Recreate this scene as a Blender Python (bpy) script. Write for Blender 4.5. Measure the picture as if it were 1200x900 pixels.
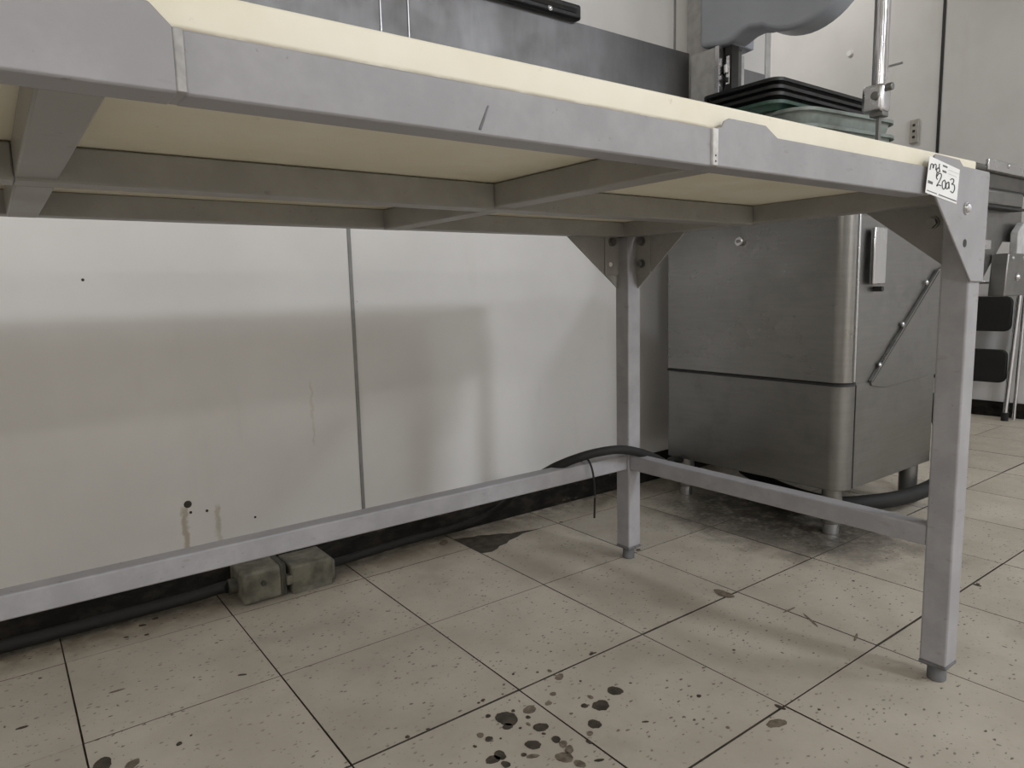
import bpy, bmesh, math, random
from mathutils import Vector, Matrix
random.seed(7)
for o in list(bpy.data.objects): bpy.data.objects.remove(o)
S = bpy.context.scene
COL = S.collection

# ------------------------------------------------------------------ camera
FPX, PITCH, YAW, ROLL = 819.4, -0.13212, 0.63892, -0.024955
CAM = Vector((-0.35835, -1.50593, 0.67472))
cy_, sy_ = math.cos(YAW), math.sin(YAW)
FWD = Vector((sy_*math.cos(PITCH), cy_*math.cos(PITCH), math.sin(PITCH)))
_r = Vector((cy_, -sy_, 0)); _u = _r.cross(FWD)
RGT = _r*math.cos(ROLL) + _u*math.sin(ROLL)
UPV = -_r*math.sin(ROLL) + _u*math.cos(ROLL)
cd = bpy.data.cameras.new('camera'); cam = bpy.data.objects.new('camera', cd); COL.objects.link(cam)
cd.sensor_fit = 'HORIZONTAL'; cd.sensor_width = 36; cd.lens = FPX/1200*36; cd.clip_start = .02
M = Matrix((RGT, UPV, -FWD)).transposed().to_4x4(); M.translation = CAM
cam.matrix_world = M
S.camera = cam

# ------------------------------------------------------------------ world, lights, exposure
W = bpy.data.worlds.new('world'); S.world = W; W.use_nodes = True
W.node_tree.nodes['Background'].inputs[0].default_value = (.6, .65, .7, 1)
W.node_tree.nodes['Background'].inputs[1].default_value = .02
S.view_settings.view_transform = 'Standard'; S.view_settings.look = 'None'
S.view_settings.gamma = 1; S.view_settings.use_curve_mapping = False
S.view_settings.exposure = 0.0

def lamp(name, loc, sx, sy, power, col):
    l = bpy.data.lights.new(name, 'AREA'); l.shape = 'RECTANGLE'; l.size = sx; l.size_y = sy
    l.energy = power; l.color = col
    o = bpy.data.objects.new(name, l); COL.objects.link(o); o.location = loc
    return o
COOL = (.89, .93, 1.0); NEUT = (1.0, .965, .91)
lamp('ceiling_panel_light', (1.70, -4.1, 2.68), .40, .60, 84, COOL)
lamp('ceiling_panel_light', (3.0, -3.5, 2.68), .40, .60, 44, COOL)
lamp('ceiling_panel_light', (-2.2, -4.3, 2.68), .40, .60, 62, COOL)
lamp('ceiling_panel_light', (-.4, -7.2, 2.68), 1.2, .5, 80, NEUT)
lamp('ceiling_panel_light', (-4.6, -1.8, 2.68), .40, .60, 50, NEUT)
lamp('ceiling_panel_light', (2.75, 1.05, 2.68), .40, .60, 13, NEUT)  # unseen lamp added in the alcove to brighten the far wall

# pixel of the photograph (1200x900) -> point on a plane
def ray(x, y): return FWD + RGT*((x-600)/FPX) - UPV*((y-450)/FPX)
def onz(x, y, z=0): v = ray(x, y); return CAM + v*((z-CAM.z)/v.z)
def ony(x, y, Y): v = ray(x, y); return CAM + v*((Y-CAM.y)/v.y)
def onx(x, y, X): v = ray(x, y); return CAM + v*((X-CAM.x)/v.x)

# ------------------------------------------------------------------ materials
class NT:
    def __init__(s, name):
        s.m = bpy.data.materials.new(name); s.m.use_nodes = True
        s.t = s.m.node_tree; s.b = s.t.nodes['Principled BSDF']
        s.tc = s.t.nodes.new('ShaderNodeTexCoord')
        s.geo = s.t.nodes.new('ShaderNodeNewGeometry')
    def n(s, typ, **k):
        q = s.t.nodes.new('ShaderNode'+typ)
        for a, v in k.items(): setattr(q, a, v)
        return q
    def l(s, a, b): s.t.links.new(a, b)
    def noise(s, scale, detail=3, rough=.55, stretch=None, vec=None, dist=0):
        q = s.n('TexNoise'); q.inputs['Scale'].default_value = scale; q.inputs['Detail'].default_value = detail
        q.inputs['Roughness'].default_value = rough; q.inputs['Distortion'].default_value = dist
        v = vec or s.geo.outputs['Position']
        if stretch:
            mp = s.n('Mapping'); mp.inputs['Scale'].default_value = stretch; s.l(v, mp.inputs[0]); v = mp.outputs[0]
        s.l(v, q.inputs['Vector']); return q.outputs['Fac']
    def ramp(s, fac, a, b, lo=0., hi=1.):
        q = s.n('MapRange'); q.interpolation_type = 'SMOOTHSTEP'
        for i, v in enumerate((a, b, lo, hi)): q.inputs[i+1].default_value = v
        s.l(fac, q.inputs[0]); return q.outputs[0]
    def mul(s, a, b, op='MULTIPLY'):
        q = s.n('Math', operation=op)
        for i, v in enumerate((a, b)):
            if hasattr(v, 'is_linked'): s.l(v, q.inputs[i])
            else: q.inputs[i].default_value = v
        return q.outputs[0]
    def mix(s, fac, a, b):
        q = s.n('Mix', data_type='RGBA')
        for i, v in ((0, fac), (6, a), (7, b)):
            if hasattr(v, 'is_linked'): s.l(v, q.inputs[i])
            elif i == 0: q.inputs[0].default_value = v
            else: q.inputs[i].default_value = (*v, 1)
        return q.outputs[2]
    def col(s, c):
        if hasattr(c, 'is_linked'): s.l(c, s.b.inputs['Base Color'])
        else: s.b.inputs['Base Color'].default_value = (*c, 1)
    def rough(s, c):
        if hasattr(c, 'is_linked'): s.l(c, s.b.inputs['Roughness'])
        else: s.b.inputs['Roughness'].default_value = c
    def bump(s, h, strength=.2, dist=.002):
        q = s.n('Bump'); q.inputs['Strength'].default_value = strength; q.inputs['Distance'].default_value = dist
        s.l(h, q.inputs['Height']); s.l(q.outputs[0], s.b.inputs['Normal'])

def simple(name, c, rough=.5, metal=0., var=.12, scale=30, bump=.1):
    k = NT(name)
    n = k.noise(scale, 4)
    k.col(k.mix(k.ramp(n, .3, .7), tuple(v*(1-var) for v in c), tuple(min(1, v*(1+var)) for v in c)))
    k.rough(rough); k.b.inputs['Metallic'].default_value = metal
    if bump: k.bump(n, bump, .001)
    return k.m

def steel(name, c, rough=.34, stretch=(1, 1, 60), dirt=.25):
    k = NT(name)
    br = k.noise(9, 4, .6, stretch)
    bl = k.noise(7, 4, .6)
    c1 = k.mix(k.ramp(br, .3, .7), tuple(v*.96 for v in c), tuple(v*1.03 for v in c))
    k.col(k.mix(k.mul(k.ramp(bl, .5, .8), dirt), c1, tuple(v*.55 for v in c)))
    k.rough(k.ramp(bl, .3, .75, rough-.05, rough+.12)); k.b.inputs['Metallic'].default_value = 1
    k.bump(br, .02, .0005)
    return k.m

def painted(name, c):
    k = NT(name)
    n1 = k.noise(14, 5, .65); n2 = k.noise(90, 3, .6); n3 = k.noise(26, 2, .5, (1, 1, 3))
    a = k.mix(k.ramp(n1, .35, .7), tuple(v*.9 for v in c), tuple(v*1.08 for v in c))
    a = k.mix(k.mul(k.ramp(n2, .68, .75), .45), a, (.13, .12, .11))
    a = k.mix(k.mul(k.ramp(n3, .66, .73), .28), a, (.22, .2, .18))
    k.col(a); k.rough(k.ramp(n1, .3, .7, .36, .52)); k.bump(n1, .08, .001)
    k.b.inputs['Specular IOR Level'].default_value = .4
    return k.m

def m_tile():
    k = NT('vinyl_tile')
    n1 = k.noise(5, 5, .6); n2 = k.noise(22, 4, .6)
    oi = k.n('ObjectInfo')
    base = k.mix(k.ramp(n1, .3, .7), (.385, .342, .28), (.465, .42, .35))
    tint = k.mul(oi.outputs['Random'], .16); tint = k.mul(tint, .90, 'ADD')
    hv = k.n('HueSaturation'); k.l(tint, hv.inputs['Value']); k.l(base, hv.inputs['Color']); base = hv.outputs[0]
    # fine dark flecks in the vinyl, of unequal size
    for sc, st, th, amt in ((66, (1, 1.9, 1), .28, .95), (27, (1.8, 1, 1), .115, 1.), (120, (1.5, 1, 1), .24, .6), (41, (1, 2.2, 1), .16, .9)):
        v = k.n('TexVoronoi'); v.inputs['Scale'].default_value = sc
        mp = k.n('Mapping'); mp.inputs['Scale'].default_value = st; mp.inputs['Rotation'].default_value = (0, 0, sc*.37)
        ad = k.n('VectorMath', operation='ADD')
        nz = k.n('TexNoise'); nz.inputs['Scale'].default_value = 160
        sb = k.n('VectorMath', operation='SCALE'); sb.inputs['Scale'].default_value = .006
        k.l(k.geo.outputs['Position'], nz.inputs['Vector']); k.l(nz.outputs['Color'], sb.inputs[0])
        k.l(k.geo.outputs['Position'], ad.inputs[0]); k.l(sb.outputs[0], ad.inputs[1])
        k.l(ad.outputs[0], mp.inputs[0]); k.l(mp.outputs[0], v.inputs['Vector'])
        sp = k.n('SeparateColor'); k.l(v.outputs['Color'], sp.inputs[0])
        keep = k.mul(k.ramp(sp.outputs[0], .68, .8), k.ramp(n1, .32, .6, .35, 1))
        f = k.mul(k.mul(k.ramp(v.outputs['Distance'], th*.55, th, 1, 0), keep), amt)
        base = k.mix(f, base, (.06, .048, .035))
    # grime gathered along the skirting and under the saw
    sx = k.n('SeparateXYZ'); k.l(k.geo.outputs['Position'], sx.inputs[0])
    gw = k.mul(k.ramp(sx.outputs[1], -.03, .17), k.ramp(n2, .3, .62))
    base = k.mix(k.mul(gw, .8), base, (.085, .07, .05))
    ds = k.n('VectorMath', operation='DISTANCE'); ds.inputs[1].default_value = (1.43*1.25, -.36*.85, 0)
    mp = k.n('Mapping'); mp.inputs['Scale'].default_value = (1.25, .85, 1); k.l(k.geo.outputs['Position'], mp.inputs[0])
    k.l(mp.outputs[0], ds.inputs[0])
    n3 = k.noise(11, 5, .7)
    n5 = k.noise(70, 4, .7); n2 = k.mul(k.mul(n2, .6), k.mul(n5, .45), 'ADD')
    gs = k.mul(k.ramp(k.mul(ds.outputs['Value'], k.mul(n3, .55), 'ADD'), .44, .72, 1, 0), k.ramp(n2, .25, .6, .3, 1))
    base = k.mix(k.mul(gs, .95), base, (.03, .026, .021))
    n4 = k.noise(3.2, 5, .7)
    base = k.mix(k.mul(k.ramp(n4, .58, .72), .3), base, (.26, .23, .19))
    k.col(base); k.rough(k.ramp(n2, .3, .7, .38, .6)); k.bump(n2, .06, .001)
    return k.m

def m_wall():
    k = NT('white_wall_panel')
    n1 = k.noise(2.2, 4, .6); n2 = k.noise(9, 4, .6, (1, 1, .25))
    c = k.mix(k.ramp(n1, .3, .7), (.69, .68, .67), (.76, .75, .74))
    c = k.mix(k.mul(k.ramp(n2, .58, .75), .12), c, (.52, .49, .43))
    # splashes and fly specks
    v = k.n('TexVoronoi'); v.inputs['Scale'].default_value = 15
    px = k.n('SeparateXYZ'); k.l(k.geo.outputs['Position'], px.inputs[0])
    cb = k.n('CombineXYZ'); k.l(k.mul(px.outputs[0], px.outputs[1], 'ADD'), cb.inputs[0]); k.l(px.outputs[2], cb.inputs[1]); k.l(cb.outputs[0], v.inputs['Vector'])
    sp = k.n('SeparateColor'); k.l(v.outputs['Color'], sp.inputs[0])
    c = k.mix(k.mul(k.ramp(v.outputs['Distance'], .012, .026, 1, 0), k.ramp(sp.outputs[1], .5, .9)), c, (.16, .13, .09))
    # brown runs below the old screw holes
    xyz = k.n('SeparateXYZ'); k.l(k.geo.outputs['Position'], xyz.inputs[0])
    nz = k.noise(60, 3)
    X = k.mul(xyz.outputs[0], k.mul(k.mul(nz, .5, 'SUBTRACT'), .02), 'ADD')
    for cx, w, z0, z1, amt in ((-.047, .010, .05, .215, .6), (.022, .008, .05, .205, .45), (.262, .005, .3, .47, .2)):
        d = k.mul(k.mul(X, cx, 'SUBTRACT'), 0, 'ADD'); d = k.n('Math', operation='ABSOLUTE') if False else d
        ab = k.n('Math', operation='ABSOLUTE'); k.l(d, ab.inputs[0])
        f = k.ramp(ab.outputs[0], w*.3, w, 1, 0)
        f = k.mul(f, k.ramp(xyz.outputs[2], z1-.012, z1+.004, 1, 0)); f = k.mul(f, k.ramp(xyz.outputs[2], z0, z0+.02))
        f = k.mul(f, k.ramp(k.noise(45, 3, .6, (1, 1, .4)), .25, .55, .35, 1))
        c = k.mix(k.mul(f, amt), c, (.30, .24, .13))
    k.col(c); k.rough(k.ramp(n1, .3, .7, .3, .42)); k.bump(n1, .03, .002)
    return k.m

def m_board():
    k = NT('cream_cutting_board')
    n1 = k.noise(6, 4, .6); n2 = k.noise(55, 4, .65); n3 = k.noise(18, 4, .65, (1, 1, 2))
    c = k.mix(k.ramp(n1, .3, .7), (.80, .74, .575), (.87, .825, .69))
    c = k.mix(k.mul(k.ramp(n2, .66, .76), .3), c, (.33, .25, .13))
    xyz = k.n('SeparateXYZ'); k.l(k.geo.outputs['Position'], xyz.inputs[0])
    # grease line packed into the joint along the apron
    up = k.ramp(xyz.outputs[2], .8305, .8350, 1, 0)
    fr = k.ramp(xyz.outputs[1], -1.0445, -1.0435, 1, 0)
    c = k.mix(k.mul(k.mul(up, fr), k.ramp(n3, .3, .6, .25, .9)), c, (.27, .20, .10))
    un = k.ramp(xyz.outputs[2], .8252, .8256, 1, 0)
    c = k.mix(k.mul(un, .8), c, k.mix(k.ramp(n3, .4, .75), (.87, .79, .53), (.74, .64, .40)))
    k.col(c); k.rough(.5); k.bump(n2, .06, .001)
    return k.m

def m_baseboard():
    k = NT('grimy_black_skirting')
    n = k.noise(16, 5, .7, (1, 1, 2)); n2 = k.noise(8, 5, .7, (1, 3, 3))
    c = k.mix(k.ramp(n, .4, .65), (.006, .0055, .005), (.022, .018, .014))
    c = k.mix(k.mul(k.ramp(n2, .62, .74), .5), c, (.16, .135, .1))
    k.col(c); k.rough(.8); k.bump(n, .5, .004); k.b.inputs['Specular IOR Level'].default_value = .15
    return k.m

MAT = dict(
    paint=painted('grey_painted_steel', (.335, .326, .338)),
    beam=painted('grey_frame_steel', (.31, .30, .28)),
    strip=simple('worn_weld_strip', (.36, .35, .34), .5, var=.2, scale=70),
    tile=m_tile(), wall=m_wall(), board=m_board(), base=m_baseboard(),
    sub=simple('brown_subfloor', (.055, .045, .034), .85, var=.4, scale=45, bump=.5),
    seam=simple('grey_seam_strip', (.25, .25, .245), .5),
    splash=steel('brushed_splash_steel', (.25, .25, .256), .52, (5, 5, 1.), .15),
    saw=steel('brushed_saw_steel', (.27, .266, .258), .29, (1, 1, 14)),
    sawb=steel('dull_saw_steel', (.25, .246, .238), .38, (1, 1, 14), .4),
    bright=steel('bright_steel', (.62, .62, .63), .24, (20, 20, 1), .1),
    chrome=steel('polished_tube', (.66, .66, .68), .16, (1, 1, 4), .1),
    darksteel=steel('shaded_grimy_steel', (.16, .155, .145), .45, (1, 1, 8), .4),  # dark tone holds the shade of the column side and loading table underside
    cast=simple('grey_cast_paint', (.40, .43, .485), .25, 0., .06, 6, .03),
    colpaint=simple('pale_grey_panel', (.5, .5, .5), .42),
    dark=simple('dark_void', (.02, .02, .02), .6),
    black=simple('black_plastic', (.007, .007, .008), .42),
    rubber=simple('black_rubber', (.010, .0095, .009), .75),
    green=simple('dark_green_plastic', (.035, .085, .065), .35),
    sage=simple('sage_grey_plastic', (.22, .255, .235), .4),
    plugfoot=simple('grey_plastic_foot', (.13, .13, .135), .5, var=.3),
    box=simple('grimy_olive_plastic', (.135, .128, .10), .6, var=.4, scale=30, bump=.2),
    boxd=simple('grimy_dark_plastic', (.05, .048, .036), .6, var=.4),
    paper=simple('white_sticker', (.86, .86, .84), .5, var=.02, bump=0),
    ink=simple('black_ink', (.01, .01, .012), .5, bump=0),
    weld=simple('pale_weld_strip', (.62, .61, .59), .5, var=.15, scale=90),
    print=simple('grey_print', (.10, .10, .10), .5, bump=0),
    stain=simple('dried_dark_stain', (.045, .035, .024), .55, var=.5, scale=60),
    stain2=simple('dried_brown_stain', (.135, .11, .08), .55, var=.4, scale=90),
    ceil=simple('ceiling_white', (.74, .73, .70), .8), plain=simple('plain_wall', (.72, .71, .69), .6),
    outlet=simple('beige_outlet', (.42, .40, .36), .5),
)

# ------------------------------------------------------------------ mesh helpers
def bx(bm, a, b):
    lo = [min(p, q) for p, q in zip(a, b)]; hi = [max(p, q) for p, q in zip(a, b)]
    v = [bm.verts.new((x, y, z)) for x in (lo[0], hi[0]) for y in (lo[1], hi[1]) for z in (lo[2], hi[2])]
    for f in ((0, 1, 3, 2), (4, 6, 7, 5), (0, 4, 5, 1), (2, 3, 7, 6), (0, 2, 6, 4), (1, 5, 7, 3)):
        bm.faces.new([v[i] for i in f])
def prism(bm, poly, axis, a, b):
    def P(p, t):
        if axis == 'x': return (t, p[0], p[1])
        if axis == 'y': return (p[0], t, p[1])
        return (p[0], p[1], t)
    A = [bm.verts.new(P(p, a)) for p in poly]; B = [bm.verts.new(P(p, b)) for p in poly]
    n = len(poly)
    bm.faces.new(A); bm.faces.new(B[::-1])
    for i in range(n): bm.faces.new([A[i], B[i], B[(i+1) % n], A[(i+1) % n]])
def cyl(bm, p, q, r, n=20, r2=None):
    p = Vector(p); q = Vector(q); d = (q-p).normalized()
    s = d.orthogonal().normalized(); t = d.cross(s); r2 = r if r2 is None else r2
    A = [bm.verts.new(p+(s*math.cos(k*math.tau/n)+t*math.sin(k*math.tau/n))*r) for k in range(n)]
    B = [bm.verts.new(q+(s*math.cos(k*math.tau/n)+t*math.sin(k*math.tau/n))*r2) for k in range(n)]
    bm.faces.new(A[::-1]); bm.faces.new(B)
    for i in range(n): bm.faces.new([A[i], A[(i+1) % n], B[(i+1) % n], B[i]])
def spline(pts, k=8):
    P = [Vector(p) for p in pts]; P = [2*P[0]-P[1]]+P+[2*P[-1]-P[-2]]; out = []
    for i in range(1, len(P)-2):
        for s in range(k):
            t = s/k; a, b, c, d = P[i-1:i+3]
            out.append(.5*((2*b)+(c-a)*t+(2*a-5*b+4*c-d)*t*t+(3*b-a-3*c+d)*t**3))
    out.append(P[-2]); return out
def tube(bm, pts, r, n=12):
    rings = []
    for i, p in enumerate(pts):
        d = (pts[min(i+1, len(pts)-1)]-pts[max(i-1, 0)]).normalized()
        s = d.cross(Vector((0, 0, 1)))
        s = s.normalized() if s.length > 1e-3 else Vector((1, 0, 0)); t = d.cross(s)
        rings.append([bm.verts.new(p+(s*math.cos(k*math.tau/n)+t*math.sin(k*math.tau/n))*r) for k in range(n)])
    for A, B in zip(rings, rings[1:]):
        for i in range(n): bm.faces.new([A[i], A[(i+1) % n], B[(i+1) % n], B[i]])
    bm.faces.new(rings[0][::-1]); bm.faces.new(rings[-1])
def rootloc(o):
    while o and o.parent: o = o.parent
    return Vector(o.location) if o else Vector((0, 0, 0))
def obj(name, bm, mat, parent=None, bevel=0, seg=2, smooth=False):
    bmesh.ops.remove_doubles(bm, verts=bm.verts, dist=1e-6)
    bmesh.ops.recalc_face_normals(bm, faces=bm.faces)
    me = bpy.data.meshes.new(name); off = rootloc(parent)
    bmesh.ops.translate(bm, verts=bm.verts, vec=-off)
    bm.to_mesh(me); bm.free(); me.materials.append(MAT[mat])
    o = bpy.data.objects.new(name, me); COL.objects.link(o); o.parent = parent
    if bevel:
        m = o.modifiers.new('bevel', 'BEVEL'); m.width = bevel; m.segments = seg; m.limit_method = 'ANGLE'
        m.angle_limit = math.radians(40); m.harden_normals = False
    if smooth or bevel:
        for f in me.polygons: f.use_smooth = True
        me.set_sharp_from_angle(angle=math.radians(40))
    return o
def B(): return bmesh.new()
def box(name, a, b, mat, parent=None, bevel=.001, seg=2):
    bm = B(); bx(bm, a, b); return obj(name, bm, mat, parent, bevel, seg)
def pri(name, poly, axis, a, b, mat, parent=None, bevel=.001, seg=2):
    bm = B(); prism(bm, poly, axis, a, b); return obj(name, bm, mat, parent, bevel, seg)
def rod(name, p, q, r, mat, parent=None, n=20, bevel=0, r2=None):
    bm = B(); cyl(bm, p, q, r, n, r2); return obj(name, bm, mat, parent, bevel, 2, True)
def inst(name, me, loc, parent=None, rot=None):
    o = bpy.data.objects.new(name, me); COL.objects.link(o); o.parent = parent
    o.location = Vector(loc)-rootloc(parent)
    if rot: o.rotation_euler = rot
    return o
def mesh_of(bm, name, mat, smooth=False):
    bmesh.ops.recalc_face_normals(bm, faces=bm.faces)
    me = bpy.data.meshes.new(name); bm.to_mesh(me); bm.free(); me.materials.append(MAT[mat])
    if smooth:
        for f in me.polygons: f.use_smooth = True
        me.set_sharp_from_angle(angle=math.radians(45))
    return me
def thing(name, loc, label, cat, group=None):
    o = bpy.data.objects.new(name, None); COL.objects.link(o); o.location = loc; o.empty_display_size = .05
    return tag(o, label, cat, group)
def tag(o, label, cat, group=None):
    o['label'] = label; o['category'] = cat
    if group: o['group'] = group
    return o
def struct(o): o['kind'] = 'structure'; return o
def roundrect(x0, x1, y0, y1, r, n=6):
    P = []
    for cx, cy, a in ((x1-r, y1-r, 0), (x0+r, y1-r, 90), (x0+r, y0+r, 180), (x1-r, y0+r, 270)):
        for k in range(n+1):
            t = math.radians(a+90*k/n); P.append((cx+r*math.cos(t), cy+r*math.sin(t)))
    return P
def bolt_mesh(name, mat, r, h, hexa=False):
    """head whose axis is -Y, washer included"""
    bm = B(); cyl(bm, (0, .001, 0), (0, -h*.3, 0), r*1.25, 20)
    if hexa: cyl(bm, (0, -h*.25, 0), (0, -h, 0), r, 6)
    else:
        prev = r
        for k in range(4):
            a0 = k/4*math.pi/2; a1 = (k+1)/4*math.pi/2
            cyl(bm, (0, -h*.25-h*.75*math.sin(a0), 0), (0, -h*.25-h*.75*math.sin(a1), 0), r*math.cos(a0), 18, max(r*math.cos(a1), r*.06))
    return mesh_of(bm, name, mat, True)

# ------------------------------------------------------------------ room
T = .305; WY = .16; FX = 3.62; ZC = 2.75
floor = struct(box('floor', (-6, -8, -.10), (FX+.1, 2.2, -.0032), 'sub', None, 0))
def tile_mesh(poly, name='tile', h=.0032):
    bm = B(); g = .0006
    prism(bm, poly, 'z', -h, -g)
    c = sum((Vector(p) for p in poly), Vector((0, 0)))/len(poly)
    top = [f for f in bm.faces if all(v.co.z > -g-1e-7 for v in f.verts)][0]
    r = bmesh.ops.inset_region(bm, faces=[top], thickness=.0009, depth=0)
    for v in top.verts: v.co.z = 0
    bm.normal_update()
    me = mesh_of(bm, name, 'tile'); me.materials.append(MAT['sub'])
    for f in me.polygons:
        if abs(f.normal.z) < .3 or f.center.z < -h*.9: f.material_index = 1
    return me
w = T-.0028; v = T-.0016
full = tile_mesh([(-w/2, -v/2), (w/2, -v/2), (w/2, v/2), (-w/2, v/2)])
hcut = WY-.003
cut = tile_mesh([(-w/2, 0.0011), (w/2, 0.0011), (w/2, hcut), (-w/2, hcut)])
brA = tile_mesh([(.085, .0011), (w/2, .0011), (w/2, hcut), (-w/2, hcut), (-w/2, .088), (-.125, .079), (-.10, .066), (-.085, .068), (-.06, .052), (-.03, .042), (-.005, .022), (.03, .016), (.06, .004)])
brB = tile_mesh([(-w/2, -w/2), (w/2, -w/2), (w/2, w/2), (.022, w/2), (-.005, w/2-.012), (-.04, w/2-.02), (-.06, w/2-.034), (-.085, w/2-.037), (-.10, w/2-.049), (-.125, w/2-.058), (-w/2, w/2-.05)])
rt = random.Random(3)
for i in range(-3, 12):
    for j in range(-1, 5):
        x = (i+.5)*T; y = -(j+.5)*T
        jx, jy = rt.uniform(-.0007, .0007), rt.uniform(-.0007, .0007)
        jy -= .0022*(j >= 2)+.0024*(j >= 3)
        jx *= .6
        rot = (rt.uniform(-.0012, .0012), rt.uniform(-.0012, .0012), rt.uniform(-.002, .002))
        if j == -1:
            inst('tile', brA if i == 2 else cut, (x+jx, jy*.3, rt.uniform(0, .0003)), floor, (0, 0, rot[2]*.5))
        else:
            inst('tile', brB if (i, j) == (2, 0) else full, (x+jx, y+jy, rt.uniform(0, .0004)), floor, rot)
# the floor goes on with the same tiles outside the view
for nm, a, b in (('outer_paving', (-6, -8, -.0032), (FX, -5*T, 0)), ('outer_paving', (-6, -5*T, -.0032), (-3*T, WY, 0)),
                 ('outer_paving', (2.2, T+.0, -.0032), (FX, 2.1, 0))):
    box(nm, a, b, 'tile', floor, 0)
# dried drips on the tiles: irregular flakes, each with its own outline
def stain(px, py, r, mat, sq=1.0, seed=0):
    c = onz(px, py); rs = random.Random(seed); n = 40; r = r*1.5
    bm = B(); ph = [rs.uniform(0, 6.28) for _ in range(4)]; a0 = rs.uniform(0, 3.1)
    P = []
    for k in range(n):
        a = k*math.tau/n
        q = r*(1+.07*math.sin(2*a+ph[0])+.05*math.sin(3*a+ph[1])+.03*math.sin(7*a+ph[2])+rs.uniform(-.05, .05))
        u, v = q*math.cos(a), q*math.sin(a)*sq
        P.append((c.x+u*math.cos(a0)-v*math.sin(a0), c.y+u*math.sin(a0)+v*math.cos(a0)))
    prism(bm, P, 'z', .0004, .0009)
    obj('stain', bm, mat, floor)
sd = 0
for cx, cy, r, m, sq in [   # coordinates inside the crop 540..760 x 760..900 at 5.4545x
        (295, 450, .0125, 'stain', .9), (300, 500, .0055, 'stain', .9), (985, 272, .0085, 'stain', 1), (895, 365, .0093, 'stain', 1),
        (855, 485, .0076, 'stain', .9), (790, 368, .004, 'stain', .9), (828, 312, .004, 'stain2', .7), (440, 392, .0074, 'stain2', .9),
        (512, 505, .0078, 'stain', .9), (462, 617, .0082, 'stain', .8), (250, 685, .0072, 'stain', .8), (205, 712, .0072, 'stain', .8),
        (180, 580, .0040, 'stain', 1), (125, 556, .004, 'stain2', .9), (175, 433, .003, 'stain', .9), (335, 400, .0022, 'stain', 1),
        (430, 441, .0026, 'stain', 1), (432, 485, .0032, 'stain2', .6), (380, 510, .0016, 'stain', 1), (610, 583, .0056, 'stain', .75),
        (655, 612, .0052, 'stain2', .8), (693, 648, .0066, 'stain2', .6), (662, 697, .009, 'stain2', .8), (403, 681, .0028, 'stain', .9),
        (460, 690, .006, 'stain2', .5), (590, 292, .004, 'stain2', .8), (560, 352, .0044, 'stain2', .7), (630, 183, .0068, 'stain2', .7),
        (568, 145, .0034, 'stain2', .7), (490, 153, .0016, 'stain', 1), (335, 165, .0019, 'stain', .8), (288, 742, .005, 'stain', .8),
        (760, 738, .0062, 'stain2', .7), (885, 716, .005, 'stain', .35), (825, 545, .004, 'stain2', .8), (1085, 222, .0016, 'stain', .8),
        (1180, 470, .004, 'stain', .3), (765, 210, .0016, 'stain', .9), (90, 628, .0022, 'stain', .8), (705, 418, .002, 'stain2', .8),
        (820, 600, .0035, 'stain', .6), (255, 577, .0012, 'stain', 1), (530, 546, .0022, 'stain', .7), (275, 232, .002, 'stain2', .8)]:
    sd += 1; stain(540+cx/5.4545, 760+cy/5.4545, r, m, sq, sd)
for px, py, r, m, sq in [(819, 816, .0028, 'stain', .9), (853, 853, .0022, 'stain2', .9), (848, 696, .016, 'stain2', .6), (910, 848, .012, 'stain2', .5),
        (914, 829, .006, 'stain', .5), (210, 872, .003, 'stain', .9), (224, 862, .0014, 'stain', .9), (182, 725, .004, 'stain', .9), (167, 733, .005, 'stain', .5),
        (26, 853, .006, 'stain', .35), (284, 791, .005, 'stain', .35), (47, 795, .002, 'stain', .8), (137, 810, .008, 'stain2', .25),
        (172, 744, .003, 'stain', .7), (148, 747, .003, 'stain', .7), (120, 897, .012, 'stain', .7), (155, 896, .008, 'stain2', .7),
        (1145, 686, .006, 'stain', .5), (1000, 681, .002, 'stain', 1), (860, 762, .0018, 'stain', 1), (658, 612, .004, 'stain', .6),
        (520, 636, .013, 'stain2', .6), (695, 766, .005, 'stain', .35), (1003, 747, .012, 'stain2', .12), (950, 727, .02, 'stain2', .08), (925, 715, .014, 'stain2', .1)]:
    sd += 1; stain(px, py, r, m, sq, sd)

# back wall of white cladding panels with a steel splashback above the table
wall = struct(box('wall_back', (-6, WY+.004, 0), (2.15, WY+.12, ZC), 'seam', None, 0))
for x0, x1 in ((-6, -2.057), (-2.057, -.837), (-.837, .383), (.383, 1.603), (1.603, 2.15)):
    box('panel', (x0+.003, WY, .0), (x1-.003, WY+.0045, ZC), 'wall', wall, .0008)
for x in (-.837, .383, 1.603):
    box('seam_strip', (x-.0045, WY-.003, .0), (x+.0045, WY+.001, ZC), 'seam', wall, .001)
box('corner_trim', (2.125, WY-.004, 0), (2.158, WY+.125, ZC), 'colpaint', wall, .002)
for px, py, r in ((220, 591, .0085), (223.5, 600.5, .0032), (242.5, 598.5, .0032), (299, 606, .0028), (97, 328, .003)):
    p = ony(px, py, WY); rod('screw_hole', (p.x, WY+.002, p.z), (p.x, WY-.0006, p.z), r, 'dark' if r < .005 else 'stain', wall, 14)
for x0, x1 in ((-2.2, -.73), (-.73, .495), (.495, .573), (.573, 2.12)):
    box('splash_panel', (x0+.0008, WY-.008, .875), (x1-.0008, WY-.0005, 1.472), 'splash', wall, .001)
    if x0 > -1: box('fold', (x0-.002, WY-.011, .875), (x0+.002, WY-.007, 1.472), 'bright', wall, .001)
bb = B(); prism(bb, [(WY+.0, 0), (WY-.028, 0), (WY-.024, .018), (WY-.013, .035), (WY-.010, .088), (WY, .09)], 'x', -6, 2.15)
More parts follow.
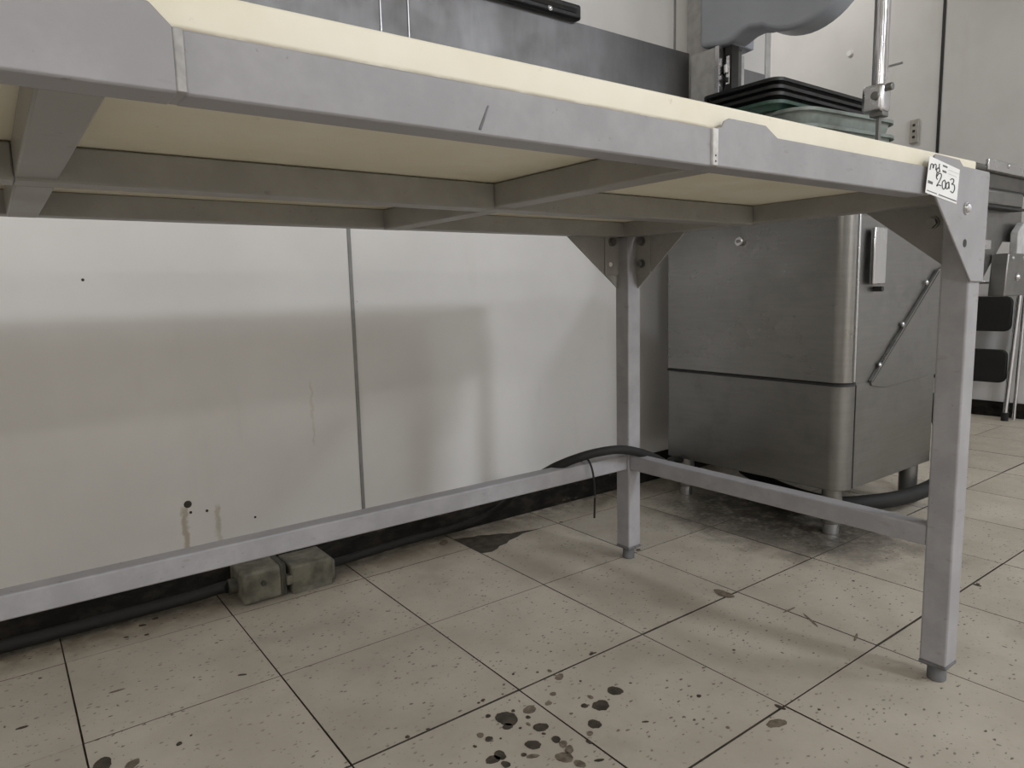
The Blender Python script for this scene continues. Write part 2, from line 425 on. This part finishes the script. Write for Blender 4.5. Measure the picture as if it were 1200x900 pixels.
bmesh.ops.bisect_plane(bb, geom=bb.verts[:]+bb.edges[:]+bb.faces[:], plane_co=(-1, 0, 0), plane_no=(1, 0, 0))
struct(obj('baseboard_back', bb, 'base', None, .002))

far = struct(box('wall_right', (FX+.004, -8, 0), (FX+.1, 2.2, ZC), 'seam', None, 0))
ys = onx(1103, 90, FX).y
for y0, y1 in ((-8, ys-1.22), (ys-1.22, ys), (ys, ys+1.22), (ys+1.22, 2.2)):
    box('panel', (FX, y0+.002, 0), (FX+.0045, y1-.002, ZC), 'wall', far, .0008)
box('seam_strip', (FX-.004, ys-.007, 0), (FX+.001, ys+.007, ZC), 'dark', far, .001)
p = onx(1072, 154, FX)
outl = tag(box('wall_outlet', (FX-.012, p.y-.022, p.z-.06), (FX, p.y+.022, p.z+.06), 'outlet', None, .003),
           'narrow beige outlet plate on the far white wall beside the dark panel seam', 'outlet')
for dz in (-.03, 0, .03): box('socket_slot', (FX-.0135, p.y-.006, p.z+dz-.006), (FX-.0115, p.y+.006, p.z+dz+.006), 'dark', outl, 0)
p = onx(996, 63, FX)
rod('wall_plug', (FX, p.y, p.z), (FX-.012, p.y, p.z), .014, 'paper', far, 14)
p = onx(1044, 75, FX)
box('patch_edge', (FX-.004, p.y-.06, p.z-.012), (FX, p.y+.02, p.z-.004), 'seam', far, .001)
bb = B(); prism(bb, [(FX, 0), (FX-.03, 0), (FX-.012, .03), (FX-.010, .07), (FX, .072)], 'z', 0, 1)
for v in bb.verts: v.co = Vector((v.co.x, -8+10.2*v.co.z, v.co.y))
struct(obj('baseboard_right', bb, 'base', None, .002))
struct(box('wall_alcove', (2.15, 2.1, 0), (FX, 2.2, ZC), 'plain', None, 0))
struct(box('wall_left', (-6.1, -8, 0), (-6, WY, ZC), 'plain', None, 0))
struct(box('wall_front', (-6, -8.1, 0), (FX, -8, ZC), 'plain', None, 0))
struct(box('ceiling', (-6.1, -8.1, ZC), (FX+.1, 2.2, ZC+.1), 'ceil', None, 0))

# ------------------------------------------------------------------ butcher's table
XL, XR = -.92, .902          # outer ends
YF, YB = -1.055, -.293
tb = thing('butcher_table', ((XL+XR)/2, (YF+YB)/2, 0), 'grey painted steel frame of a long butcher table with bolted corner gussets', 'table')
L = .042
def leg(x, y):
    l = box('leg', (x, y, .034), (x+L, y+L, .80), 'paint', tb, .0035, 3)
    bm = B(); cyl(bm, (x+L/2, y+L/2, 0), (x+L/2, y+L/2, .03), .0148, 18); f = obj('foot', bm, 'plugfoot', l, .002, 2, True)
    box('foot_plug', (x-.0006, y-.0006, .029), (x+L+.0006, y+L+.0006, .0345), 'plugfoot', l, .0015)
leg(XR-L, YF); leg(XR-L, YB-L); leg(XL, YF); leg(XL, YB-L)
box('stretcher', (XL+L, YB-L+.004, .234), (XR-L, YB-.004, .271), 'paint', tb, .003, 3)
box('stretcher', (XR-L+.003, YF+L, .234), (XR-.005, YB-L, .269), 'paint', tb, .003, 3)
box('stretcher', (XL+.004, YF+L, .234), (XL+L-.004, YB-L, .269), 'paint', tb, .003, 3)
# front apron: folded pieces (face + bottom lip + raised lug), butted at welded strips
def apron(x0, x1, top, proud=0.):
    bm = B(); y0 = YF+.003-proud
    prism(bm, [(x0, .793)]+[(x1, .793)]+top, 'y', y0, y0+.003)
    bx(bm, (x0, y0+.0005, .7925), (x1, YF+.031, .7955))
    return obj('front_apron', bm, 'paint', tb, .0022, 3)
apron(XL+.19, -.257, [(-.257, .829), (-.269, .841), (-.40, .842), (-.412, .829), (XL+.19, .829)], .002)
apron(-.253, .232, [(.232, .8295), (-.253, .8295)])
apron(.239, .706, [(.706, .831), (.343, .831), (.321, .8415), (.258, .8415), (.250, .838), (.246, .831), (.239, .831)], .002)
for x in (-.255, .2355, .7075):
    hw = .0028 if x < 0 else .0042
    st = box('joint_strip', (x-hw, YF+.0003, .7935), (x+hw, YF+.005, .8292), 'strip' if x < 0 else 'weld', tb, .0008)
    for z in ((.7975, .803) if x > 0 else ()): rod('rivet_dot', (x, YF+.0007, z), (x, YF+.0001, z), .0011, 'dark', st, 10)
    box('joint_lip', (x-.005, YF+.004, .7932), (x+.005, YF+.0305, .7952), 'paint', st, 0)
# small dent and paint chips on the apron
p0, p1 = ony(572, 124, YF+.003), ony(562, 152, YF+.003)
bm = B(); prism(bm, [(p0.x-.0006, p0.z), (p0.x+.0006, p0.z), (p1.x+.0014, p1.z), (p1.x-.0010, p1.z)], 'y', YF+.0024, YF+.004); obj('dent', bm, 'plugfoot', tb)
# rear and end aprons, cross and long beams
box('rear_apron', (XL+.03, YB-.048, .793), (XR-.03, YB-.012, .826), 'beam', tb, .002)
box('end_apron', (XR-.062, YF+.031, .793), (XR-.022, YB-.01, .8265), 'beam', tb, .002)
box('end_apron', (XL+.022, YF+.031, .793), (XL+.062, YB-.01, .8265), 'beam', tb, .002)
for x in (-.325, .230):
    box('cross_beam', (x, YF+.029, .7925), (x+.035, -.684, .8252), 'beam', tb, .002)
    box('cross_beam', (x, -.644, .790), (x+.035, YB-.04, .8252), 'beam', tb, .002)
for x0, x1 in ((XL+.062, -.325), (-.325, .230), (.230, XR-.062)):
    box('long_beam', (x0, -.684, .790), (x1, -.644, .8252), 'beam', tb, .002)
# corner gussets
dome = bolt_mesh('bolt', 'bright', .0075, .007)
hexb = bolt_mesh('bolt', 'sawb', .0085, .008, True)
g = pri('front_gusset', [(.7085, .801), (.856, .672), (.903, .671), (.9045, .833), (.9025, .8385), (.897, .8385), (.806, .8395), (.792, .8475), (.716, .8485), (.7105, .846)],
        'y', YF-.004, YF-.0008, 'paint', tb, .0012)
p = ony(1132, 244, YF-.004); inst('bolt', dome, (p.x, YF-.004, p.z), g)
p = ony(1130.5, 285, YF-.004); rod('bolt_hole', (p.x, YF-.0045, p.z), (p.x, YF-.003, p.z), .006, 'dark', g, 14)
for xx, zz in ((XL+.06, .78),): inst('bolt', dome, (xx, YF-.004, zz), tb)
pri('front_gusset', [(XL, .671), (XL+.047, .672), (XL+.194, .801), (XL+.19, .8485), (XL, .841)], 'y', YF-.004, YF-.0008, 'paint', tb, .0012)
xs = XR-L
xo = XR-.010                      # plane of the end gussets
yg = onx(1010, 243, xo).y
g = pri('side_gusset', [(YF+L-.002, .69), (YF+L-.002, .812), (yg, .812), (yg, .800)], 'x', xo, xo+.004, 'beam', tb, .0008)
inst('bolt', hexb, (xo, YF+L+.028, .768), g, (0, 0, -math.pi/2))
yg = onx(808, 268, xo).y
g = pri('side_gusset', [(YB-L+.002, .672), (YB-L+.002, .812), (yg, .812), (yg, .806)], 'x', xo, xo+.004, 'beam', tb, .0008)
a, b = onx(762, 274, xo-.003), onx(748, 322, xo-.003)
c = box('cleat', (xo-.003, a.y, b.z), (xo, YB-L+.001, .797), 'beam', g, .001)
for px, py in ((752, 283), (752, 309)): p = onx(px, py, xo-.003); inst('bolt', hexb, (xo-.003, p.y, p.z), c, (0, 0, -math.pi/2))
yr = YB-.010
xg = ony(660, 272, yr).x
g = pri('rear_gusset', [(xs+.002, .672), (xs+.002, .812), (xg, .812), (xg, .803)], 'y', yr, yr+.004, 'beam', tb, .0008)
a, b = ony(708, 274, yr), ony(721, 322, yr)
c = box('cleat', (a.x, yr-.003, b.z), (xs+.001, yr, .797), 'beam', g, .001)
p = ony(716, 284, yr); inst('bolt', hexb, (p.x, yr-.003, p.z), c)
p = ony(714.5, 310, yr); rod('bolt_hole', (p.x, yr-.0035, p.z), (p.x, yr-.002, p.z), .0055, 'paper', c, 14)
# lot sticker, with its hand-written number and printed lines
ysk = YF-.0043
def cp(x, y): return ony(1060+x/9, 160+y/9, ysk)
def flat(name, pts, mat, parent, y=ysk, th=.0002):
    bm = B(); P = [cp(*q) for q in pts]; prism(bm, [(q.x, q.z) for q in P], 'y', y, y-th); return obj(name, bm, mat, parent)
sk = flat('lot_sticker', [(264, 203), (582, 350), (547, 712), (218, 590)], 'paper', None)
tag(sk, 'white lot sticker with handwritten 2003 stuck on the table corner gusset', 'sticker')
def stroke(name, pts, wpx, mat):
    bm = B(); n = len(pts); Lf = []; Rt = []
    for i in range(n):
        a = Vector(pts[max(i-1, 0)]); b = Vector(pts[min(i+1, n-1)]); d = (b-a).normalized(); nn = Vector((-d.y, d.x))*wpx/2
        q = Vector(pts[i])
        for lst, s in ((Lf, 1), (Rt, -1)):
            w3 = cp(*(q+nn*s)); lst.append(bm.verts.new((w3.x, ysk-.0004, w3.z)))
    for i in range(n-1): bm.faces.new([Lf[i], Lf[i+1], Rt[i+1], Rt[i]])
    obj(name, bm, mat, sk)
def sm(pts): return [(v.x, v.y) for v in spline([(a, b, 0) for a, b in pts], 5)]
for pts in ([(266, 352), (275, 300), (287, 288), (298, 300), (299, 336)], [(299, 336), (308, 302), (320, 292), (331, 304), (328, 356)],
            [(366, 288), (364, 330), (370, 374)], [(364, 336), (347, 334), (336, 358), (345, 384), (366, 366)],
            [(338, 388), (334, 430), (345, 455)], [(340, 420), (356, 394), (380, 392), (386, 420), (365, 470), (333, 524)], [(333, 524), (356, 512), (384, 520)],
            [(418, 458), (396, 484), (396, 536), (412, 556), (428, 530), (430, 484), (416, 456)],
            [(462, 478), (438, 500), (434, 540), (450, 552), (466, 520), (464, 480), (468, 552)],
            [(478, 460), (498, 446), (516, 458), (512, 486), (492, 502)], [(492, 502), (520, 512), (524, 556), (504, 594), (480, 574)]):
    stroke('handwriting', sm(pts), 11, 'ink')
for q in ([(404, 297), (452, 317), (448, 335), (402, 315)], [(399, 352), (440, 368), (438, 390), (398, 373)], [(246, 458), (296, 480), (292, 508), (244, 488)]):
    flat('printed_block', q, 'print', sk, ysk-.0002)
for a, b, wd in (((232, 566), (338, 606), 9), ((356, 612), (545, 684), 12), ((462, 352), (572, 398), 3), ((458, 392), (546, 428), 3)):
    stroke('printed_line', [a, b], wd, 'print' if wd > 4 else 'strip')

board = box('cutting_board', (XL+.01, YF+.0105, .8262), (XR-.012, YB-.004, .856), 'board', None, .003, 3)
tag(board, 'long cream plastic cutting board lying on the grey table frame', 'cutting board')

# ------------------------------------------------------------------ band saw
sw = thing('band_saw', (1.66, -.30, 0), 'stainless steel meat band saw with boxy base behind the table', 'band saw')
X0, Y0, Y1 = 1.39, -.59, 0.
def corner_poly(x0, x1, y0, y1, r, n=8):
    """plan outline with a rounded corner at (x0, y0)"""
    P = [(x1, y0)]
    P += [(x0+r-r*math.sin(math.radians(90*k/n)), y0+r-r*math.cos(math.radians(90*k/n))) for k in range(n+1)]
    return P+[(x0, y1), (x1, y1)]
pri('base_cabinet', corner_poly(X0+.004, 1.92, Y0+.006, Y1, .04), 'z', .125, .408, 'sawb', sw, .002)
box('base_side_seam', (X0+.062, Y0+.0045, .127), (X0+.065, Y0+.008, .406), 'dark', sw, 0)
pri('upper_body', corner_poly(X0+.05, 1.955, Y0+.008, Y1, .004), 'z', .402, .846, 'sawb', sw, .002)
d = pri('door', corner_poly(X0, X0+.046, Y0, Y1, .04), 'z', .414, .852, 'saw', sw, .0025)
box('door_edge', (X0+.034, Y0-.0035, .418), (X0+.042, Y0+.01, .848), 'bright', d, .001)
box('door_seal', (X0+.045, Y0+.002, .41), (X0+.053, Y1, .85), 'dark', sw, 0)
bm = B(); prism(bm, corner_poly(X0-.001, X0+.05, Y0-.001, Y1, .04), 'z', .4065, .4135); obj('base_gap', bm, 'dark', sw)
box('door_rim', (X0-.003, Y0+.03, .846), (X0+.05, Y1, .862), 'sawb', d, .002)
p = onx(868, 283, X0); k = rod('door_knob', (X0+.002, p.y, p.z), (X0-.012, p.y, p.z), .013, 'bright', d, 20, .002)
rod('knob_screw', (X0-.012, p.y, p.z), (X0-.016, p.y, p.z), .005, 'sawb', k, 12)
fl = pri('side_flange', [(1.522, .412), (1.895, .706), (1.962, .722), (1.962, .415), (1.93, .395), (1.60, .386), (1.53, .398)], 'y', Y0+.001, Y0+.008, 'sawb', sw, .001)
bm = B(); prism(bm, [(1.5205, .412), (1.8935, .7072), (1.896, .704), (1.523, .409)], 'y', Y0-.002, Y0+.004); obj('flange_lip', bm, 'saw', fl)
bm = B(); prism(bm, [(1.524, .409), (1.897, .7035), (1.902, .699), (1.530, .4075)], 'y', Y0-.0005, Y0+.004); obj('flange_gap', bm, 'dark', fl)
scr = bolt_mesh('screw', 'bright', .006, .005)
for px, py in ((1086, 331), (1058, 380), (1031, 428)):
    p = ony(px, py, Y0+.001); inst('screw', scr, (p.x, Y0+.001, p.z), fl)
a, b = ony(1025, 258, Y0-.01), ony(1036, 333, Y0-.01)
h = box('latch_handle', (a.x, Y0-.014, b.z), (b.x, Y0-.002, .815), 'bright', sw, .003)
rod('latch_pin', (b.x-.018, Y0+.01, b.z-.012), (b.x-.018, Y0-.016, b.z-.012), .007, 'dark', h, 12)
rod('latch_pin', (b.x-.018, Y0+.01, .80), (b.x-.018, Y0-.006, .80), .007, 'sawb', h, 12)
for x, y in ((X0+.035, Y0+.045), (1.87, Y0+.045), (X0+.035, -.05), (1.87, -.05)):
    f = rod('foot', (x, y, .03), (x, y, .14), .026, 'sawb', sw, 20, .002)
    rod('foot_tip', (x, y, 0), (x, y, .034), .021, 'bright', f, 20, .002)
# saw table, column, wheel housing, blade guide
box('saw_table', (1.47, -.56, .895), (2.10, .10, .925), 'saw', sw, .004)
box('table_pedestal', (1.52, -.50, .84), (1.95, -.05, .90), 'sawb', sw, .003)
XC = 1.64
yy = lambda px, X=XC: onx(px, 90, X).y
box('column', (XC+.030, yy(853, XC+.03), .925), (XC+.105, yy(842, XC+.03), 1.49), 'darksteel', sw, .003)
cp1 = box('column_cover', (XC, yy(838), .925), (XC+.16, yy(809), 1.452), 'colpaint', sw, .004)
box('cover_edge', (XC-.004, yy(843), .925), (XC+.06, yy(838)-.001, 1.452), 'bright', cp1, .001)
box('rear_post', (XC+.03, yy(822), .925), (XC+.15, yy(803, XC+.03), 1.95), 'colpaint', sw, .003)
box('latch_recess', (XC+.024, yy(852), .95), (XC+.06, yy(844), 1.45), 'dark', sw, 0)
hg = box('hinge', (XC+.022, yy(849.5), 1.33), (XC+.036, yy(845.5), 1.42), 'bright', sw, .002)
rod('hinge_pin', (XC+.018, yy(847), 1.365), (XC+.018, yy(847), 1.39), .008, 'bright', hg, 12)
rod('hinge_pin', (XC+.018, yy(847.5), 1.338), (XC+.018, yy(847.5), 1.35), .006, 'dark', hg, 12)
box('column_edge', (XC+.026, yy(853.6, XC+.026), .925), (XC+.037, yy(851.4, XC+.026), 1.47), 'bright', sw, .001)
CYc, CZc, Rr = -.262, 1.620, .192
P = [(.086, 1.95), (.086, 1.467), (.014, 1.4535), (-.02, 1.452), (-.045, 1.458), (-.075, 1.470), (-.105, 1.474), (-.135, 1.466)]
for k in range(34):
    a = math.radians(306-(306-70)*k/33); P.append((CYc+Rr*math.cos(a), CZc+Rr*math.sin(a)))
P.append((-.10, 1.95))
wh = pri('wheel_housing', P, 'x', XC, XC+.10, 'cast', sw, .014, 4)
bm = B(); prism(bm, [(-.03, 1.452), (-.03, 1.49), (.02, 1.49), (.02, 1.448)], 'x', XC+.03, XC+.14); obj('housing_neck', bm, 'cast', wh, .004)
XG = 1.62; YG = onx(1031, 90, XG).y
gp = rod('guide_post', (XG, YG, 1.15), (XG, YG, 1.80), .0145, 'chrome', sw, 24, .001)
box('post_flat', (XG-.004, YG-.0175, 1.16), (XG+.010, YG-.010, 1.80), 'bright', gp, .001)
cl = box('guide_clamp', (XG-.026, YG-.022, 1.126), (XG+.026, YG+.036, 1.198), 'bright', sw, .011, 4)
rod('clamp_screw', (XG-.025, YG-.004, 1.166), (XG-.034, YG-.004, 1.166), .011, 'sawb', cl, 16, .002)
rod('clamp_knob', (XG, YG-.020, 1.188), (XG, YG-.036, 1.188), .010, 'sawb', cl, 16, .002)
box('blade_holder', (XG-.012, YG-.018, 1.115), (XG+.02, YG+.018, 1.128), 'sawb', cl, .002)
box('blade', (XG-.003, YG-.004, .925), (XG+.012, YG+.004, 1.12), 'sawb', sw, 0)
box('blade', (XG-.003, YG+.018, 1.15), (XG+.012, YG+.020, 1.62), 'sawb', sw, 0)
# loading table hung on the saw's working side
YT = -.60
lt = box('loading_table', (2.08, YT, 1.008), (2.75, YT+.45, 1.030), 'darksteel', sw, .010, 3)
box('table_lip', (2.17, YT-.006, 1.012), (2.76, YT+.004, 1.046), 'bright', lt, .003)
inst('screw', scr, (2.33, YT-.006, 1.034), lt)
pri('table_corner_bracket', [(2.09, 1.009), (2.75, 1.009), (2.75, .964), (2.06, .964), (2.06, .99)], 'y', YT+.012, YT+.03, 'darksteel', lt, .002)
box('slide_rail', (2.17, YT-.004, .908), (2.49, YT+.04, .957), 'sawb', sw, .010, 3)
box('rail_slot', (2.10, YT+.01, .958), (2.70, YT+.03, .964), 'dark', sw, 0)
box('rail_slot', (2.17, YT-.0045, .9), (2.50, YT+.03, .908), 'dark', sw, 0)
pri('apron_sheet', [(1.955, .93), (2.60, .93), (2.60, .80), (2.44, .80), (2.20, .60), (2.0, .58), (1.955, .60)], 'y', YT+.034, YT+.042, 'sawb', sw, .002)
br = pri('brace', [(2.34, .757), (2.52, .757), (2.52, .617), (2.325, .617)], 'y', YT-.02, YT+.03, 'saw', sw, .004)
pri('brace_arm', [(2.46, .757), (2.46, .83), (2.51, .865), (2.66, .865), (2.66, .757)], 'y', YT-.004, YT+.02, 'colpaint', br, .003)
sc2 = bolt_mesh('bolt', 'chrome', .011, .011)
for x, z in ((2.375, .742), (2.47, .742)): inst('bolt', scr, (x, YT-.02, z), br)
inst('bolt', sc2, (2.42, YT-.02, .68), br)
lug = box('stop_lug', (2.08, YT-.03, .765), (2.16, YT+.036, .795), 'bright', sw, .002)
for px, py in ((1152, 236), (1152, 257)):
    p = ony(px, py, YT+.034); rod('rivet', (p.x, YT+.036, p.z), (p.x, YT+.026, p.z), .012, 'dark', sw, 12)

# ------------------------------------------------------------------ trays stacked on the saw table
def tray(x0, y0, lx, ly, z, h, mat, ang, label, group, r=.045):
    """rim, sloping wall and floor of a shallow tray; (x0, y0) is the corner nearest the table, z the rim top"""
    t = thing('meat_tray', (x0, y0, z-h), label, 'tray', group)
    bm = B()
    def ring(inset, zz, rr):
        return [bm.verts.new((x, y, zz)) for x, y in roundrect(inset, lx-inset, inset, ly-inset, rr, 7)]
    seq = [ring(.000, h-.009, r), ring(.000, h, r), ring(.010, h, r-.008), ring(.014, h-.004, r-.01), ring(.026, .004, r-.015)]
    for A, Bq in zip(seq, seq[1:]):
        for i in range(len(A)): bm.faces.new([A[i], A[(i+1) % len(A)], Bq[(i+1) % len(A)], Bq[i]])
    bm.faces.new(seq[-1])
    out = [seq[0], ring(.004, h-.010, r-.003), ring(.010, h-.006, r-.006), ring(.022, 0, r-.012)]
    for A, Bq in zip(out, out[1:]):
        for i in range(len(A)): bm.faces.new([A[(i+1) % len(A)], A[i], Bq[i], Bq[(i+1) % len(A)]])
    bm.faces.new(out[-1][::-1])
    bmesh.ops.translate(bm, verts=bm.verts, vec=(x0, y0, z-h))
    o = obj('tray_body', bm, mat, t, 0, 2, True)
    t.rotation_euler.z = ang
    return t
TX, TY = 1.425, -.352
zt = 1.238
for k in range(3):
    tray(TX+[0, .002, -.002, .001][k], TY+[0, .001, -.002, 0][k], .56, .262, zt-.0195*k, .022, 'black', 0,
         ['topmost shallow black plastic meat tray on the stack beside the saw blade', 'shallow black plastic meat tray, second from the top of the stack',
          'lowest black plastic meat tray, lying on the dark green one'][k], 'trays stacked on the band saw', .032)
tray(TX-.004, TY-.003, .57, .264, zt-.0595, .022, 'green', 0, 'dark green plastic meat tray between black trays and grey-green ones', 'trays stacked on the band saw')
for n in range(5):
    tray(1.455+.004*(n % 2), -.408-.002*(n % 3), .475, .29, 1.155-.0437*n, .055, 'sage', -.10,
         ['upper grey-green plastic meat tray right below the dark green tray', 'second grey-green plastic meat tray below the dark green tray'][n] if n < 2 else 'grey-green plastic meat tray low in the stack on the saw table', 'trays stacked on the band saw', .07)

# ------------------------------------------------------------------ small things
kr = box('knife_rack', (.30, WY-.034, 1.468), (1.146, WY-.009, 1.512), 'black', None, .007, 2)
tag(kr, 'black magnetic knife rack bar on the wall above the steel splashback', 'knife rack')
box('magnet_strip', (.32, WY-.0365, 1.484), (1.125, WY-.032, 1.497), 'rubber', kr, .001)
p = ony(645, 9, WY-.036); inst('screw', scr, (p.x, WY-.0345, p.z), kr)
p = ony(618, 2, WY-.036)

jb = thing('junction_box', (.13, .07, 0), 'grimy olive-grey plastic junction box on the floor against the skirting', 'junction box')
Yj = .022
box('box_body', (.030, Yj, .002), (.118, .125, .076), 'box', jb, .008, 3)
box('flange', (.118, Yj+.006, .004), (.128, .122, .074), 'boxd', jb, .001)
box('gasket', (.113, Yj-.001, .006), (.118, .12, .0775), 'boxd', jb, .001)
cv = box('cover', (.137, Yj-.002, .001), (.236, .118, .066), 'box', jb, .006, 3)
box('cover_tab', (.126, Yj-.002, .024), (.142, Yj+.02, .046), 'box', cv, .003)
box('cover_end', (.232, Yj+.01, .004), (.247, .11, .054), 'box', cv, .005, 3)
box('cover_tray', (.140, Yj-.004, .0), (.232, Yj+.01, .012), 'box', cv, .002)
rod('cap_screw', (.075, Yj+.002, .045), (.075, Yj-.004, .045), .006, 'boxd', jb, 14, .001)
rod('cable_gland', (.032, .075, .035), (.012, .075, .035), .017, 'boxd', jb, 16, .002)

bm = B()
tube(bm, spline([(-2.2, .11, .022), (-1.2, .112, .02), (-.5, .108, .02), (-.1, .105, .022), (.0, .085, .034), (.012, .075, .035)], 10), .013)
cA = tag(obj('power_cable', bm, 'rubber', None, 0, 2, True), 'black cable lying in the skirting corner left of the junction box', 'cable')
bm = B()
pts = [(.248, .07, .03), (.30, .09, .022), (.45, .110, .020), (.62, .112, .022), (.74, .08, .05)]
pts += [tuple(ony(x, y, Y)) for x, y, Y in ((610, 573, -.10), (640, 553, -.27), (668, 540, -.325), (697, 531, -.352), (725, 527, -.362), (748, 530, -.36), (768, 537, -.33), (786, 546, -.24))]
pts += [(1.34, -.06, .13), (1.45, -.06, .11)]
tube(bm, spline(pts, 10), .0105)
cB = tag(obj('power_cable', bm, 'rubber', None, 0, 2, True), 'black cable looping over the table stretcher at its inner leg', 'cable')
bm = B()
pz = [(ony(x, y, Y)) for x, y, Y in ((676, 546, -.29), (684, 538, -.315), (690, 540, -.338), (695, 555, -.342), (697, 580, -.342), (696.5, 607, -.342))]
tube(bm, spline(pz, 6), .0024, 8)
tag(obj('cable_tie', bm, 'rubber', None, 0, 2, True), 'thin black cable tie with its tail hanging off the table stretcher', 'cable tie')
bm = B()
tube(bm, spline([(1.74, -.05, .03), (1.62, -.25, .03), (1.55, -.46, .04), (1.62, -.56, .05), (1.78, -.60, .05), (1.93, -.612, .07), (2.0, -.59, .14), (2.02, -.56, .25), (2.02, -.50, .33), (1.96, -.42, .36)], 8), .022)
tag(obj('drain_hose', bm, 'rubber', None, 0, 2, True), 'thick black hose running out from under the band saw', 'hose')
# loose crumbs of dirt pressed into the joints
rd = random.Random(11)
def crumb(px, py, r):
    c = onz(px, py, 0); bm = B(); bmesh.ops.create_icosphere(bm, subdivisions=1, radius=r)
    for v in bm.verts: v.co = Vector((c.x, c.y, r*.25))+Vector((v.co.x*rd.uniform(.8, 1.5), v.co.y*rd.uniform(.6, 1.1), v.co.z*.35*rd.uniform(.7, 1.2)))
    obj('dirt_crumb', bm, 'stain', floor)
for px, py, r in ((566, 821, .004), (561, 824, .003), (693, 767, .0045), (478, 864, .004), (501, 855, .003), (589, 814, .002), (657, 612, .004), (736, 640, .006), (748, 645, .006), (731, 651, .005), (1028, 757, .003), (1146, 685, .005), (960, 832, .003)):
    crumb(px, py, r)

# ------------------------------------------------------------------ folding steps by the far wall
XS = 3.50
st = thing('step_ladder', (XS, -.09, 0), 'folded chrome step ladder with two black treads leaning at the far wall', 'ladder')
def lean(z): return XS+.06*z/.7
yR, yL = -.268, .095
for y in (yR, yL):
    r = rod('side_rail', (lean(.03)-.005, y, .03), (lean(.75), y-.012*(1 if y < 0 else -1), .75), .012, 'chrome', st, 14)
    rod('rail_foot', (lean(0)-.005, y, 0), (lean(0)-.004, y, .04), .016, 'rubber', r, 14)
    r = rod('rear_rail', (lean(0)+.05, y-.02*(1 if y < 0 else -1), .0), (lean(.75)+.03, y-.022*(1 if y < 0 else -1), .75), .009, 'chrome', st, 14)
for z0, z1 in ((.178, .338), (.424, .592)):
    bm = B(); prism(bm, roundrect(yR+.014, yL-.014, z0, z1, .03), 'x', lean((z0+z1)/2)-.012, lean((z0+z1)/2)+.012); obj('tread', bm, 'rubber', st, .004)
rod('cross_bar', (lean(.66), yR, .66), (lean(.66), yL, .66), .009, 'chrome', st, 12)
